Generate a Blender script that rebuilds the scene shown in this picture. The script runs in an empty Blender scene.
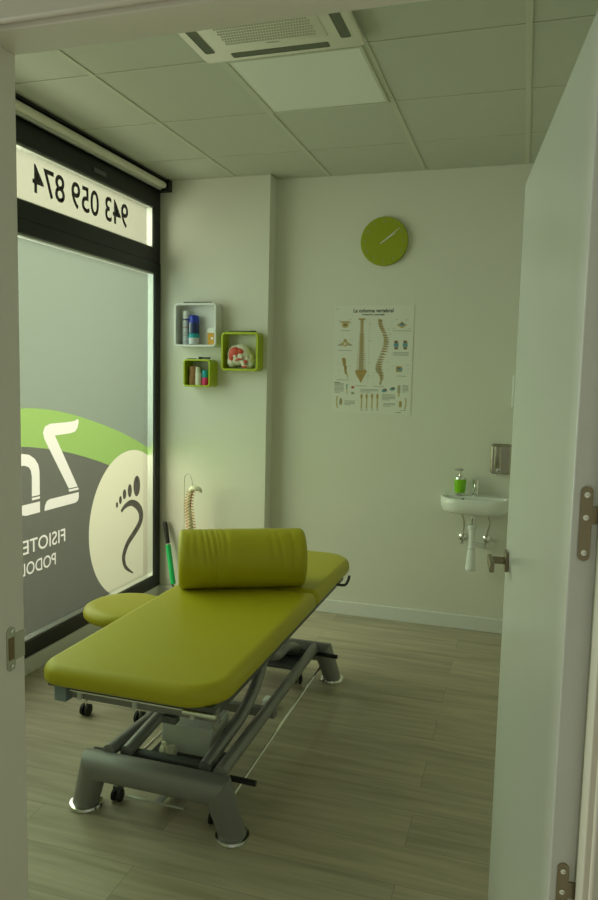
import bpy, bmesh, math, random
from mathutils import Vector, Matrix, Euler
random.seed(7)
PI = math.pi
S = bpy.context.scene
COL = S.collection

# ------------------------------------------------------------------ materials
def _new(name):
    m = bpy.data.materials.new(name); m.use_nodes = True
    nt = m.node_tree; nt.nodes.clear()
    out = nt.nodes.new('ShaderNodeOutputMaterial')
    return m, nt, out

def mat(name, col, rough=.5, metal=0., var=.03, scale=8., bump=0., bscale=60., spec=.5, coat=0.):
    m, nt, out = _new(name)
    b = nt.nodes.new('ShaderNodeBsdfPrincipled')
    nt.links.new(b.outputs[0], out.inputs[0])
    b.inputs['Roughness'].default_value = rough
    b.inputs['Metallic'].default_value = metal
    b.inputs['Specular IOR Level'].default_value = spec
    b.inputs['Coat Weight'].default_value = coat
    tc = nt.nodes.new('ShaderNodeTexCoord')
    n = nt.nodes.new('ShaderNodeTexNoise'); n.inputs['Scale'].default_value = scale; n.inputs['Detail'].default_value = 3
    nt.links.new(tc.outputs['Object'], n.inputs['Vector'])
    r = nt.nodes.new('ShaderNodeValToRGB')
    r.color_ramp.elements[0].color = (*[c*(1-var) for c in col], 1)
    r.color_ramp.elements[1].color = (*[min(1, c*(1+var)) for c in col], 1)
    nt.links.new(n.outputs['Fac'], r.inputs[0]); nt.links.new(r.outputs[0], b.inputs['Base Color'])
    if bump:
        n2 = nt.nodes.new('ShaderNodeTexNoise'); n2.inputs['Scale'].default_value = bscale
        nt.links.new(tc.outputs['Object'], n2.inputs['Vector'])
        bp = nt.nodes.new('ShaderNodeBump'); bp.inputs['Strength'].default_value = bump; bp.inputs['Distance'].default_value = .002
        nt.links.new(n2.outputs['Fac'], bp.inputs['Height']); nt.links.new(bp.outputs[0], b.inputs['Normal'])
    return m

M = {}
M['wall'] = mat('wall_paint', (.775, .765, .69), .6, bump=.15, bscale=90, var=.01, scale=1.5)
M['white'] = mat('white_lacquer', (.78, .79, .77), .35, var=.01)
M['doorw'] = mat('door_lacquer', (.72, .735, .72), .24, var=.012, scale=2)
M['jamb'] = mat('frame_lacquer', (.76, .72, .64), .4, var=.012, scale=2)
M['tile'] = mat('ceiling_tile', (.54, .55, .47), .9, bump=.3, bscale=250, var=.02)
M['tbar'] = mat('ceiling_bar', (.565, .575, .475), .5, var=.01)
M['diff'] = mat('light_diffuser', (.82, .83, .78), .4, var=.01)
M['acw'] = mat('cassette_plastic', (.80, .76, .66), .45, var=.01)
M['acd'] = mat('cassette_dark', (.12, .13, .09), .5)
M['acg'] = mat('cassette_grille', (.45, .43, .36), .6)
M['black'] = mat('black_frame', (.006, .006, .006), .45)
M['alu'] = mat('alu_strip', (.6, .62, .58), .35, .6)
M['lime'] = mat('lime_vinyl', (.47, .42, .009), .46, bump=.12, bscale=320, var=.02, scale=5)
M['limes'] = mat('lime_vinyl_soft', (.46, .41, .008), .52, bump=.2, bscale=140, var=.05, scale=5)
M['grey'] = mat('grey_powder_paint', (.26, .255, .25), .42, .35, var=.03)
M['greyd'] = mat('dark_grey_paint', (.10, .105, .11), .4, .3, var=.03)
M['blueg'] = mat('bracket_blue_grey', (.22, .27, .30), .5)
M['box'] = mat('motor_box_grey', (.58, .60, .56), .5)
M['cream'] = mat('cream_plastic', (.62, .60, .44), .5)
M['chrome'] = mat('chrome', (.75, .75, .73), .12, 1.)
M['steel'] = mat('brushed_steel', (.52, .49, .42), .3, 1., var=.06, scale=30)
M['bronze'] = mat('satin_nickel', (.30, .255, .18), .35, .9, var=.05)
M['rubber'] = mat('black_rubber', (.015, .015, .015), .6)
M['ceramic'] = mat('ceramic', (.84, .85, .82), .12, var=.005)
M['plastw'] = mat('white_plastic', (.86, .88, .88), .35, var=.01)
M['limeb'] = mat('lime_shelf', (.42, .52, .008), .35, var=.02)
M['limeg'] = mat('lime_dispenser', (.25, .62, .01), .3)
M['clock'] = mat('clock_lime', (.33, .38, .006), .5)
M['num'] = mat('clock_numeral', (.36, .38, .18), .5)
M['hand'] = mat('clock_hand', (.8, .8, .72), .4)
M['green'] = mat('green_plastic', (.01, .48, .13), .4)
M['bone'] = mat('bone', (.70, .62, .42), .55, var=.1, scale=30)
M['bonew'] = mat('bone_pale', (.78, .74, .60), .55, var=.06, scale=30)
M['bonetip'] = mat('bone_orange', (.62, .30, .10), .55, var=.15, scale=60)
M['red'] = mat('muscle_red', (.60, .07, .03), .5, var=.15, scale=60)
M['redd'] = mat('disc_red', (.42, .10, .05), .5)
M['blue'] = mat('cap_blue', (.01, .035, .45), .35)
M['navy'] = mat('can_navy', (.015, .03, .13), .35)
M['canw'] = mat('can_white', (.62, .66, .72), .35)
M['teal'] = mat('teal_tape', (.01, .36, .42), .6)
M['pink'] = mat('pink_tape', (.68, .03, .16), .6)
M['tan'] = mat('tan_tape', (.38, .20, .09), .75)
M['tapew'] = mat('white_tape', (.74, .72, .60), .75)
M['yell'] = mat('yellow_card', (.70, .36, .02), .5)
M['paper'] = mat('poster_paper', (.80, .80, .73), .45, var=.01)
M['ink'] = mat('ink_black', (.03, .03, .03), .6)
M['inkg'] = mat('ink_grey', (.34, .35, .31), .6)
M['inkl'] = mat('ink_light_grey', (.52, .53, .47), .6)
M['inkb'] = mat('ink_blue', (.15, .34, .42), .6)
M['inko'] = mat('ink_ochre', (.46, .32, .11), .6, var=.25, scale=120)
M['inkt'] = mat('ink_tan', (.56, .45, .22), .6, var=.25, scale=120)
M['inkd'] = mat('ink_umber', (.20, .13, .06), .6)
M['inkr'] = mat('ink_red', (.45, .12, .08), .6)
M['wire'] = mat('wire_cream', (.5, .5, .38), .4, .5)

def film():
    m, nt, out = _new('frosted_film')
    t = nt.nodes.new('ShaderNodeBsdfTranslucent'); t.inputs[0].default_value = (.93, .88, .74, 1)
    p = nt.nodes.new('ShaderNodeBsdfTransparent'); p.inputs[0].default_value = (.93, .94, .92, 1)
    d = nt.nodes.new('ShaderNodeBsdfDiffuse'); d.inputs[0].default_value = (.45, .45, .42, 1)
    a = nt.nodes.new('ShaderNodeMixShader'); a.inputs[0].default_value = .52
    b = nt.nodes.new('ShaderNodeMixShader'); b.inputs[0].default_value = .60
    nt.links.new(t.outputs[0], a.inputs[1]); nt.links.new(d.outputs[0], a.inputs[2])
    nt.links.new(a.outputs[0], b.inputs[1]); nt.links.new(p.outputs[0], b.inputs[2])
    nt.links.new(b.outputs[0], out.inputs[0])
    return m
def gel(name, col, surf, amt):
    m, nt, out = _new(name)
    t = nt.nodes.new('ShaderNodeBsdfTransparent'); t.inputs[0].default_value = (*[math.sqrt(c) for c in col], 1)
    d = nt.nodes.new('ShaderNodeBsdfDiffuse'); d.inputs[0].default_value = (*surf, 1)
    a = nt.nodes.new('ShaderNodeMixShader'); a.inputs[0].default_value = amt
    nt.links.new(t.outputs[0], a.inputs[1]); nt.links.new(d.outputs[0], a.inputs[2])
    nt.links.new(a.outputs[0], out.inputs[0])
    return m
M['film'] = film()
M['gelg'] = gel('grey_vinyl_film', (.22, .235, .21), (.35, .36, .33), .1)
M['gell'] = gel('green_vinyl_film', (.42, .66, .22), (.4, .6, .1), .06)
M['gelk'] = gel('dark_vinyl_film', (.04, .04, .04), (.1, .1, .1), .1)
M['gelt'] = gel('taupe_vinyl_film', (.17, .16, .17), (.2, .2, .2), .1)
M['gelw'] = gel('warm_vinyl_film', (.97, .98, .80), (.8, .78, .6), .02)
M['gelc'] = gel('dimming_film', (.56, .58, .50), (.6, .65, .57), .04)  # tint of the added layer that dims the upper pane
M['gelf'] = gel('frosted_white_film', (.34, .415, .37), (.6, .65, .57), .05)

def floor_mat():
    m, nt, out = _new('oak_laminate')
    N = nt.nodes.new; L = nt.links.new
    b = N('ShaderNodeBsdfPrincipled'); L(b.outputs[0], out.inputs[0])
    b.inputs['Roughness'].default_value = .42
    tc = N('ShaderNodeTexCoord')
    br = N('ShaderNodeTexBrick')
    br.inputs['Scale'].default_value = 1; br.inputs['Brick Width'].default_value = 1.28; br.inputs['Row Height'].default_value = .19
    br.inputs['Mortar Size'].default_value = .0012; br.inputs['Mortar Smooth'].default_value = .3
    br.inputs['Color1'].default_value = (.0, .0, .0, 1); br.inputs['Color2'].default_value = (1, 1, 1, 1)
    br.offset = .37
    L(tc.outputs['Object'], br.inputs['Vector'])
    # streaks stretched along X, shifted per plank
    mp = N('ShaderNodeMapping'); mp.inputs['Scale'].default_value = (1.3, 16, 1)
    L(tc.outputs['Object'], mp.inputs['Vector'])
    add = N('ShaderNodeVectorMath'); add.operation = 'ADD'
    mul = N('ShaderNodeVectorMath'); mul.operation = 'SCALE'; mul.inputs['Scale'].default_value = 7
    L(br.outputs['Color'], mul.inputs[0]); L(mp.outputs[0], add.inputs[0]); L(mul.outputs[0], add.inputs[1])
    n = N('ShaderNodeTexNoise'); n.inputs['Scale'].default_value = 1.6; n.inputs['Detail'].default_value = 6; n.inputs['Distortion'].default_value = .6
    L(add.outputs[0], n.inputs['Vector'])
    r = N('ShaderNodeValToRGB')
    r.color_ramp.elements[0].position = .3; r.color_ramp.elements[0].color = (.37, .325, .225, 1)
    r.color_ramp.elements[1].position = .68; r.color_ramp.elements[1].color = (.54, .48, .35, 1)
    e = r.color_ramp.elements.new(.5); e.color = (.46, .41, .30, 1)
    L(n.outputs['Fac'], r.inputs[0])
    # plank tone
    mx = N('ShaderNodeMix'); mx.data_type = 'RGBA'; mx.blend_type = 'MULTIPLY'; mx.inputs[0].default_value = 1
    rt = N('ShaderNodeValToRGB'); rt.color_ramp.elements[0].color = (.92, .92, .92, 1); rt.color_ramp.elements[1].color = (1.06, 1.05, 1.04, 1)
    L(br.outputs['Color'], rt.inputs[0]); L(r.outputs[0], mx.inputs[6]); L(rt.outputs[0], mx.inputs[7])
    mj = N('ShaderNodeMix'); mj.data_type = 'RGBA'; mj.inputs[7].default_value = (.27, .24, .18, 1)
    L(br.outputs['Fac'], mj.inputs[0]); L(mx.outputs[2], mj.inputs[6])
    L(mj.outputs[2], b.inputs['Base Color'])
    bp = N('ShaderNodeBump'); bp.inputs['Strength'].default_value = .12; bp.inputs['Distance'].default_value = .002
    L(n.outputs['Fac'], bp.inputs['Height']); L(bp.outputs[0], b.inputs['Normal'])
    return m
M['floor'] = floor_mat()

# ------------------------------------------------------------------ objects
def tag(o, label=None, cat=None, group=None, kind=None):
    if label: o['label'] = label
    if cat: o['category'] = cat
    if group: o['group'] = group
    if kind: o['kind'] = kind
    return o
def empty(name, loc=(0, 0, 0), rz=0., label=None, cat=None, group=None, kind=None):
    o = bpy.data.objects.new(name, None); COL.objects.link(o)
    o.location = loc; o.rotation_euler = (0, 0, rz); o.empty_display_size = .1
    return tag(o, label, cat, group, kind)
def obj(name, bm, mats, parent=None, smooth=35, loc=None, bevel=None):
    me = bpy.data.meshes.new(name)
    bmesh.ops.recalc_face_normals(bm, faces=bm.faces)
    bm.to_mesh(me); bm.free()
    for m in (mats if isinstance(mats, (list, tuple)) else [mats]): me.materials.append(M[m] if isinstance(m, str) else m)
    o = bpy.data.objects.new(name, me); COL.objects.link(o)
    if smooth:
        me.polygons.foreach_set('use_smooth', [True]*len(me.polygons)); me.set_sharp_from_angle(angle=math.radians(smooth))
    if parent: o.parent = parent
    if loc: o.location = loc
    if bevel:
        md = o.modifiers.new('bevel', 'BEVEL'); md.width = bevel; md.segments = 2; md.limit_method = 'ANGLE'; md.harden_normals = False
    return o
def world_mesh(name, bm, mats, label=None, cat=None, kind=None, group=None, parent=None, smooth=35, bevel=None):
    o = obj(name, bm, mats, parent, smooth, None, bevel); return tag(o, label, cat, group, kind)

def B(): return bmesh.new()
def box(bm, x0, x1, y0, y1, z0, z1, mi=0, mtx=None):
    vs = [bm.verts.new((x, y, z)) for x in (x0, x1) for y in (y0, y1) for z in (z0, z1)]
    if mtx: bmesh.ops.transform(bm, matrix=mtx, verts=vs)
    F = [(0, 1, 3, 2), (4, 6, 7, 5), (0, 4, 5, 1), (2, 3, 7, 6), (0, 2, 6, 4), (1, 5, 7, 3)]
    for f in F:
        fc = bm.faces.new([vs[i] for i in f]); fc.material_index = mi
    return bm
def bx(*a, **k): return box(B(), *a, **k)
def loft(bm, rings, closed=True, cap=True, mi=0):
    R = [[bm.verts.new(p) for p in r] for r in rings]
    n = len(R[0])
    for a, b in zip(R, R[1:]):
        for i in range(n if closed else n-1):
            j = (i+1) % n
            f = bm.faces.new((a[i], a[j], b[j], b[i])); f.material_index = mi
    if cap:
        for r in (R[0][::-1], R[-1]):
            f = bm.faces.new(r); f.material_index = mi
    return bm
def tube(bm, path, r, n=12, mi=0, cap=True):
    P = [Vector(p) for p in path]; rs = r if isinstance(r, (list, tuple)) else [r]*len(P)
    T = []
    for i in range(len(P)):
        a = P[max(0, i-1)]; b = P[min(len(P)-1, i+1)]; T.append((b-a).normalized())
    u = T[0].orthogonal().normalized(); rings = []
    for i, p in enumerate(P):
        t = T[i]; u = (u - t*u.dot(t)).normalized(); v = t.cross(u)
        rings.append([p+(u*math.cos(2*PI*k/n)+v*math.sin(2*PI*k/n))*rs[i] for k in range(n)])
    return loft(bm, rings, True, cap, mi)
def tb(path, r, n=12): return tube(B(), path, r, n)
def smoothpath(pts, k=6):
    P = [Vector(p) for p in pts]; out = []
    for i in range(len(P)-1):
        p0 = P[max(0, i-1)]; p1 = P[i]; p2 = P[i+1]; p3 = P[min(len(P)-1, i+2)]
        for s in range(k):
            t = s/k
            out.append(.5*((2*p1)+(p2-p0)*t+(2*p0-5*p1+4*p2-p3)*t*t+(3*p1-p0-3*p2+p3)*t**3))
    out.append(P[-1]); return out
def lathe(bm, prof, c=(0, 0, 0), n=24, axis='z', mi=0):
    c = Vector(c); rings = []
    for r, h in prof:
        r = max(r, .0002)
        ring = []
        for k in range(n):
            a = 2*PI*k/n; x, y = r*math.cos(a), r*math.sin(a)
            ring.append(c+Vector({'z': (x, y, h), 'y': (x, h, y), 'x': (h, x, y)}[axis]))
        rings.append(ring)
    return loft(bm, rings, True, True, mi)
def rrect(x0, x1, y0, y1, r, n=6, inset=0.):
    if not isinstance(r, (list, tuple)): r = [r]*4      # order: (x1,y0),(x1,y1),(x0,y1),(x0,y0)
    x0 += inset; x1 -= inset; y0 += inset; y1 -= inset; out = []
    for (cx, sx, cy, sy, a0, rr) in ((x1, -1, y0, 1, -PI/2, r[0]), (x1, -1, y1, -1, 0, r[1]), (x0, 1, y1, -1, PI/2, r[2]), (x0, 1, y0, 1, PI, r[3])):
        rr = max(rr-inset, .002)
        for k in range(n+1):
            a = a0+PI/2*k/n
            out.append((cx+sx*rr+rr*math.cos(a), cy+sy*rr+rr*math.sin(a)))
    return out
def pillow_slab(bm, x0, x1, y0, y1, r, z0, z1, et, eb, crown=0., n=8):
    rings = []
    for k in range(7):
        a = PI/2*k/6; rings.append([(x, y, z0+eb*(1-math.sin(a))) for x, y in rrect(x0, x1, y0, y1, r, n, eb*(1-math.cos(a)))] if 0 else
                                   [(x, y, z0+eb*(1-math.cos(a))) for x, y in rrect(x0, x1, y0, y1, r, n, eb*(1-math.sin(a)))])
    for k in range(9):
        a = PI/2*k/8; rings.append([(x, y, z1-et*(1-math.sin(a))) for x, y in rrect(x0, x1, y0, y1, r, n, et*(1-math.cos(a)))])
    if crown:
        rings.append([(x, y, z1+crown) for x, y in rrect(x0, x1, y0, y1, r, n, et+.06)])
    return loft(bm, rings)

def depsmesh(o, name):
    bpy.context.view_layer.update()
    dg = bpy.context.evaluated_depsgraph_get()
    return bpy.data.meshes.new_from_object(o.evaluated_get(dg), depsgraph=dg)
def flat(loops, thick=.0006):
    """2D loops (even-odd) -> mesh in XY with thickness."""
    cu = bpy.data.curves.new('tmp', 'CURVE'); cu.dimensions = '2D'; cu.fill_mode = 'BOTH'; cu.extrude = thick/2
    for lp in loops:
        s = cu.splines.new('POLY'); s.points.add(len(lp)-1)
        for p, q in zip(s.points, lp): p.co = (q[0], q[1], 0, 1)
        s.use_cyclic_u = True
    o = bpy.data.objects.new('tmp', cu); COL.objects.link(o)
    me = depsmesh(o, 'tmp'); bpy.data.objects.remove(o); bpy.data.curves.remove(cu)
    return me
def textmesh(body, size, thick=.0006, bold=0., sx=1., spacing=1., align='LEFT'):
    cu = bpy.data.curves.new('tmp', 'FONT'); cu.body = body; cu.size = size; cu.extrude = thick/2; cu.offset = bold
    cu.space_character = spacing; cu.align_x = align; cu.resolution_u = 4
    o = bpy.data.objects.new('tmp', cu); COL.objects.link(o)
    me = depsmesh(o, 'tmp'); bpy.data.objects.remove(o); bpy.data.curves.remove(cu)
    for v in me.vertices: v.co.x *= sx
    return me
def fit_text(me, x0, x1, y0, y1):
    xs = [v.co.x for v in me.vertices]; ys = [v.co.y for v in me.vertices]
    a, b, c, d = min(xs), max(xs), min(ys), max(ys)
    for v in me.vertices:
        v.co.x = x0+(v.co.x-a)/(b-a)*(x1-x0); v.co.y = y0+(v.co.y-c)/(d-c)*(y1-y0)
    return me
def put(name, me, m, mtx, parent=None):
    me.name = name; me.materials.clear(); me.materials.append(M[m]); me.transform(mtx)
    o = bpy.data.objects.new(name, me); COL.objects.link(o)
    if parent: o.parent = parent
    return o
# window plane map: 2D (u=-Y, v=Z) ; text reads from outside, mirrored for us
def winmat(x): return Matrix(((0, 0, -1, x), (-1, 0, 0, 0), (0, 1, 0, 0), (0, 0, 0, 1)))
# plane facing -Y (back wall): u=X, v=Z
def backmat(y, ox=0, oz=0): return Matrix(((1, 0, 0, ox), (0, 0, -1, y), (0, 1, 0, oz), (0, 0, 0, 1)))
def weld(me):
    b = bmesh.new(); b.from_mesh(me); bmesh.ops.remove_doubles(b, verts=b.verts, dist=1e-5)
    bmesh.ops.dissolve_degenerate(b, edges=b.edges, dist=1e-6); bmesh.ops.recalc_face_normals(b, faces=b.faces); b.to_mesh(me); b.free(); return me
def boolean(me, cutters):
    weld(me)
    for c in cutters: weld(c)
    o = bpy.data.objects.new('tmp', me); COL.objects.link(o); cs = []
    for c in cutters:
        co = bpy.data.objects.new('cut', c); COL.objects.link(co); cs.append(co)
        md = o.modifiers.new('b', 'BOOLEAN'); md.operation = 'DIFFERENCE'; md.object = co; md.solver = 'EXACT'
    r = depsmesh(o, 'r'); bpy.data.objects.remove(o)
    for c in cs: bpy.data.objects.remove(c)
    return r
def copy_tree(o, parent=None):
    c = o.copy(); COL.objects.link(c)
    if parent: c.parent = parent
    for ch in list(o.children): copy_tree(ch, c)
    return c

H = 2.838; YB = 4.54; YP = 4.42; XR = 3.05; YF0 = .98; YF1 = 1.05
# ------------------------------------------------------------------ room shell
world_mesh('floor', bx(-.07, XR+.1, -1.2, YB+.15, -.05, 0), 'floor', kind='structure')
world_mesh('wall_back', bx(-.07, XR+.1, YB, YB+.15, 0, H+.05), 'wall', kind='structure')
world_mesh('wall_right', bx(XR, XR+.1, YF1, YB, 0, H+.05), 'wall', kind='structure')
world_mesh('wall_pillar', bx(0.0, .787, YP, YB, 0, H), 'wall', kind='structure')
WY0, WY1, WZ0, WZ1 = 1.35, 4.405, .098, 2.80
bm = B()
box(bm, -.07, 0, YF1, WY0, 0, H+.05); box(bm, -.07, 0, WY1, YB, 0, H+.05)
box(bm, -.07, 0, WY0, WY1, WZ1, H+.05); box(bm, -.07, 0, WY0, WY1, 0, WZ0)
world_mesh('wall_left', bm, 'wall', kind='structure')
JL, JR, JH = 1.553, 2.50, 2.085          # doorway
bm = B()
box(bm, -.07, JL-.03, YF0, YF1, 0, H+.05); box(bm, JR+.03, XR+.1, YF0, YF1, 0, H+.05); box(bm, JL-.03, JR+.03, YF0, YF1, JH+.03, H+.05)
world_mesh('wall_front', bm, 'wall', kind='structure')
# door lining and casing
bm = B()
box(bm, JL-.03, JL, YF0-.004, YF1+.004, 0, JH+.03)
box(bm, JR, JR+.03, YF0-.004, YF1+.004, 0, JH+.03)
box(bm, JL, JR, YF0-.004, YF1+.004, JH, JH+.03)
lin = world_mesh('trim_1', bm, 'jamb', kind='structure', bevel=.002)
bm = B()
for s, xe in ((-1, JL), (1, JR)):
    x0, x1 = sorted((xe+s*.008, xe+s*.078)); box(bm, x0, x1, YF0-.016, YF0-.004, 0, JH+.078)
box(bm, JL-.008, JR+.008, YF0-.016, YF0-.004, JH+.008, JH+.078)
world_mesh('trim_2', bm, 'jamb', kind='structure', bevel=.004)
bm = B()
for s, xe in ((-1, JL), (1, JR)):
    x0, x1 = sorted((xe+s*.012, xe+s*.078)); box(bm, x0, x1, YF1+.004, YF1+.014, 0, JH+.078)
box(bm, JL-.012, JR+.012, YF1+.004, YF1+.014, JH+.012, JH+.078)
world_mesh('trim_3', bm, 'jamb', kind='structure', bevel=.003)
# strike plate on the left lining
sp = bm = B()
loft(bm, [[(JL+t, y, z) for y, z in rrect(1.006, 1.028, 1.075-.040, 1.075+.040, .0105, 6)] for t in (0, .0016)])
spo = world_mesh('strike_plate', bm, 'steel', parent=lin)
tag(spo, 'brushed steel strike plate')
world_mesh('strike_lip', bx(JL, JL+.002, 1.026, 1.052, 1.052, 1.100), 'steel', parent=spo)
world_mesh('latch_hole', bx(JL+.0012, JL+.0024, 1.010, 1.024, 1.056, 1.096), 'inkd', parent=spo)
for z in (1.043, 1.107):
    world_mesh('screw', lathe(B(), [(.004, .0), (.004, .0024), (.001, .003)], (JL+.0012, 1.018, z), 12, 'x'), 'chrome', parent=spo)

# baseboards
world_mesh('baseboard_back', bx(.787, XR, YB-.013, YB, 0, .09), 'white', kind='structure', bevel=.003)
world_mesh('baseboard_pillar', box(bx(0.015, .80, YP-.013, YP, 0, .09), .787, .80, YP, YB-.013, 0, .09), 'white', kind='structure', bevel=.003)
world_mesh('baseboard_left', bx(0, .015, YF1+.02, YP-.013, 0, .09), 'white', kind='structure', bevel=.003)
world_mesh('baseboard_right', bx(XR-.013, XR, YF1+.02, YB-.013, 0, .09), 'white', kind='structure', bevel=.003)

# ceiling: tiles in a T-bar grid
gx = [-.059+.6*i for i in range(-0, 6)]; gy = [.42+.6*i for i in range(0, 8)]
bm = B(); 
box(bm, -.07, XR+.1, -1.2, YB+.15, H+.003, H+.06, 0)
hb = .012
def cl(v, lo, hi): return max(lo, min(hi, v))
for x in gx:
    a, b = cl(x-hb, 0, XR), cl(x+hb, 0, XR)
    if b-a > .004: box(bm, a, b, YF1, YB, H-.001, H+.003, 1)
ys = [y for y in gy if YF1 < y < YB]
hbx = .0045
gxs = [0]+[x for x in gx if 0 < x < XR]+[XR]
for y in ys:
    for a, b in zip(gxs, gxs[1:]):
        box(bm, a+(hb if a > 0 else 0), b-(hb if b < XR else 0), y-hbx, y+hbx, H-.0005, H+.003, 1)
for (a, b, c, d) in ((.0, XR, YF1, YF1+.015), (.787, XR, YB-.012, YB), (0, .787, YP-.012, YP), (XR-.015, XR, YF1, YB)):
    box(bm, a, b, c, d, H-.002, H+.003, 1)
world_mesh('ceiling', bm, ['tile', 'tbar'], kind='structure', smooth=0)

# ------------------------------------------------------------------ window
win = empty('window_1', (0, WY0, WZ0), kind='structure')
def wpart(name, bm, m, bevel=None, parent=win):
    o = obj(name, bm, m, None, 30, None, bevel); o.parent = parent
    o.matrix_parent_inverse = Matrix.Translation(parent.matrix_world.translation if parent is not win else (0, WY0, WZ0)).inverted() if parent is win else Matrix()
    return o
GX = -.035
P1 = (2.39, 2.655); P2 = (.178, 2.232)
SY1 = 4.318; SY2 = 4.335; LY = 1.43
bm = B()
box(bm, -.07, .018, WY0, WY1, P1[1], WZ1)            # head
box(bm, -.07, .018, WY0, WY1, 2.30, P1[0])           # transom upper half
box(bm, -.07, .022, WY0, WY1, P2[1], 2.298)          # transom lower half
box(bm, -.07, .022, WY0, WY1, WZ0, P2[0])            # sill rail
box(bm, -.07, .018, SY1, WY1, P1[0], P1[1])
box(bm, -.07, .022, SY2, WY1, P2[0], P2[1])
box(bm, -.07, .018, WY0, LY, P1[0], P1[1]); box(bm, -.07, .022, WY0, LY, P2[0], P2[1])
wpart('window_frame', bm, 'black', .002)
bm = B()    # pale glazing beads
for z0, z1, yr in ((P1[0], P1[1], SY1), (P2[0], P2[1], SY2)):
    box(bm, GX+.002, .008, yr-.006, yr+.001, z0, z1); box(bm, GX+.002, .010, LY, yr, z0-.001, z0+.006); box(bm, GX+.002, .004, LY, yr, z1-.010, z1+.001)
wpart('glazing_bead', bm, 'alu')
def pane(y0, y1, z0, z1):
    bm = B(); vs = [bm.verts.new(p) for p in ((GX, y0, z0), (GX, y1, z0), (GX, y1, z1), (GX, y0, z1))]; bm.faces.new(vs); return bm
wpart('window_pane', pane(LY, SY1, *P1), 'film')
wpart('window_pane', pane(LY, SY2, *P2), 'film')
# vent catch on the head rail
wpart('vent_latch', bx(.018, .028, 3.62, 3.74, 2.685, 2.71), 'greyd', .003)

# vinyl graphics on the glass (u = -Y, v = Z)
def U(pts): return [(-y, z) for y, z in pts]
def arc_ellipse(cx, cy, rx, ry, n=48): return [(cx+rx*math.cos(2*PI*k/n), cy+ry*math.sin(2*PI*k/n)) for k in range(n)]
CY, CZ, CR = 4.104, .591, .477
def interp(tab, y):
    for (a, b), (c, d) in zip(tab, tab[1:]):
        if y <= c: return b+(d-b)*(y-a)/(c-a)
    return tab[-1][1]
gt = [(LY, .98), (1.9, 1.17), (2.3, 1.285), (2.7, 1.35), (3.023, 1.374), (3.222, 1.366), (3.441, 1.333), (3.687, 1.277), (3.963, 1.2), (4.211, 1.113), (4.335, 1.062)]
gb = [(LY, .86), (1.9, 1.02), (2.3, 1.12), (2.7, 1.172), (3.019, 1.18), (3.176, 1.163), (3.325, 1.138), (3.485, 1.103), (3.684, 1.049), (3.853, .995), (4.0, .93), (4.335, .74)]
def sm(tab):
    pts = smoothpath([(a, b, 0) for a, b in tab], 4); return [(p.x, p.y) for p in pts]
gt, gb = sm(gt), sm(gb)
eps = .0004
green_loop = U(gt+gb[::-1])
grey_loop = U(gb+[(SY2-.006, P2[0]+.006), (LY, P2[0]+.006)])
Zt = [(3.524, 1.300), (3.536, 1.285), (3.523, 1.25), (3.499, 1.228), (3.451, 1.222), (3.315, 1.219), (3.519, .911), (3.435, .911), (3.225, 1.205), (3.213, 1.242), (3.23, 1.272), (3.273, 1.285), (3.441, 1.286), (3.5, 1.290)]
Zp = [(3.525, .905), (3.53, .892), (3.439, .892), (3.43, .905)]
Zb = [(3.53, .877), (3.53, .846), (3.520, .828), (3.493, .82), (3.217, .82), (3.222, .849), (3.238, .870), (3.265, .877)]
Nn = [(2.80, 1.139), (2.96, 1.143), (3.05, 1.143), (3.10, 1.134), (3.145, 1.108), (3.172, 1.075), (3.181, 1.04), (3.181, .913), (3.116, .913), (3.118, 1.02), (3.11, 1.052), (3.095, 1.070), (3.06, 1.082), (2.96, 1.082), (2.80, 1.08)]
Np = [(3.116, .906), (3.181, .906), (3.181, .893), (3.116, .893)]
Nb = [(2.985, .878), (3.181, .878), (3.181, .82), (3.068, .82), (3.02, .832), (2.995, .855)]
cut = lambda loops: flat([U(l) for l in loops], .01)
circ = lambda t: flat([arc_ellipse(-CY, CZ, CR, CR, 96)], t)
fis = fit_text(textmesh('FISIOTERAPIA', .1, 0, .0009), -3.398, -2.74, .617, .692)
pod = fit_text(textmesh('PODOLOGIA', .1, 0, .0009), -3.31, -2.80, .505, .573)
GY = GX+.006
grn = boolean(flat([green_loop]), [cut([Zt]), circ(.01)])
def text_loops(me):
    b = bmesh.new(); b.from_mesh(me); bmesh.ops.remove_doubles(b, verts=b.verts, dist=1e-6)
    nxt = {}
    for e in b.edges:
        if len(e.link_faces) == 1:
            lp_ = e.link_loops[0]; nxt[lp_.vert.index] = lp_.link_loop_next.vert.index
    co_ = [v.co.copy() for v in b.verts]; b.free(); out = []
    while nxt:
        st_, cur = next(iter(nxt.items())); lp_ = [st_]; del nxt[st_]
        while cur != st_ and cur in nxt: lp_.append(cur); cur = nxt.pop(cur)
        out.append([(co_[i].x, co_[i].y) for i in lp_])
    return out
gry = boolean(flat([grey_loop, U(Zp), U(Zb), U(Nn), U(Np), U(Nb)]+text_loops(fis)+text_loops(pod)), [cut([Zt]), circ(.01)])
white_loop = U([(LY, P2[1]-.012)]+[(SY2-.006, P2[1]-.012)]+gt[::-1])
wht = flat([white_loop])
def wput(name, me, m):
    o = put(name, me, m, winmat(GY)); o.parent = win; o.matrix_parent_inverse = Matrix.Translation((0, -WY0, -WZ0)); return o
wput('green_vinyl_band', grn, 'gell')
wput('grey_vinyl_film', gry, 'gelg')
wput('white_vinyl_film', wht, 'gelf')
wput('top_pane_dimming_film', flat([U([(LY, P1[0]+.007), (SY1-.006, P1[0]+.007), (SY1-.006, P1[1]-.010), (LY, P1[1]-.010)])]), 'gelc')  # added sheet over the upper pane, tones down and warms its brightness
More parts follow.
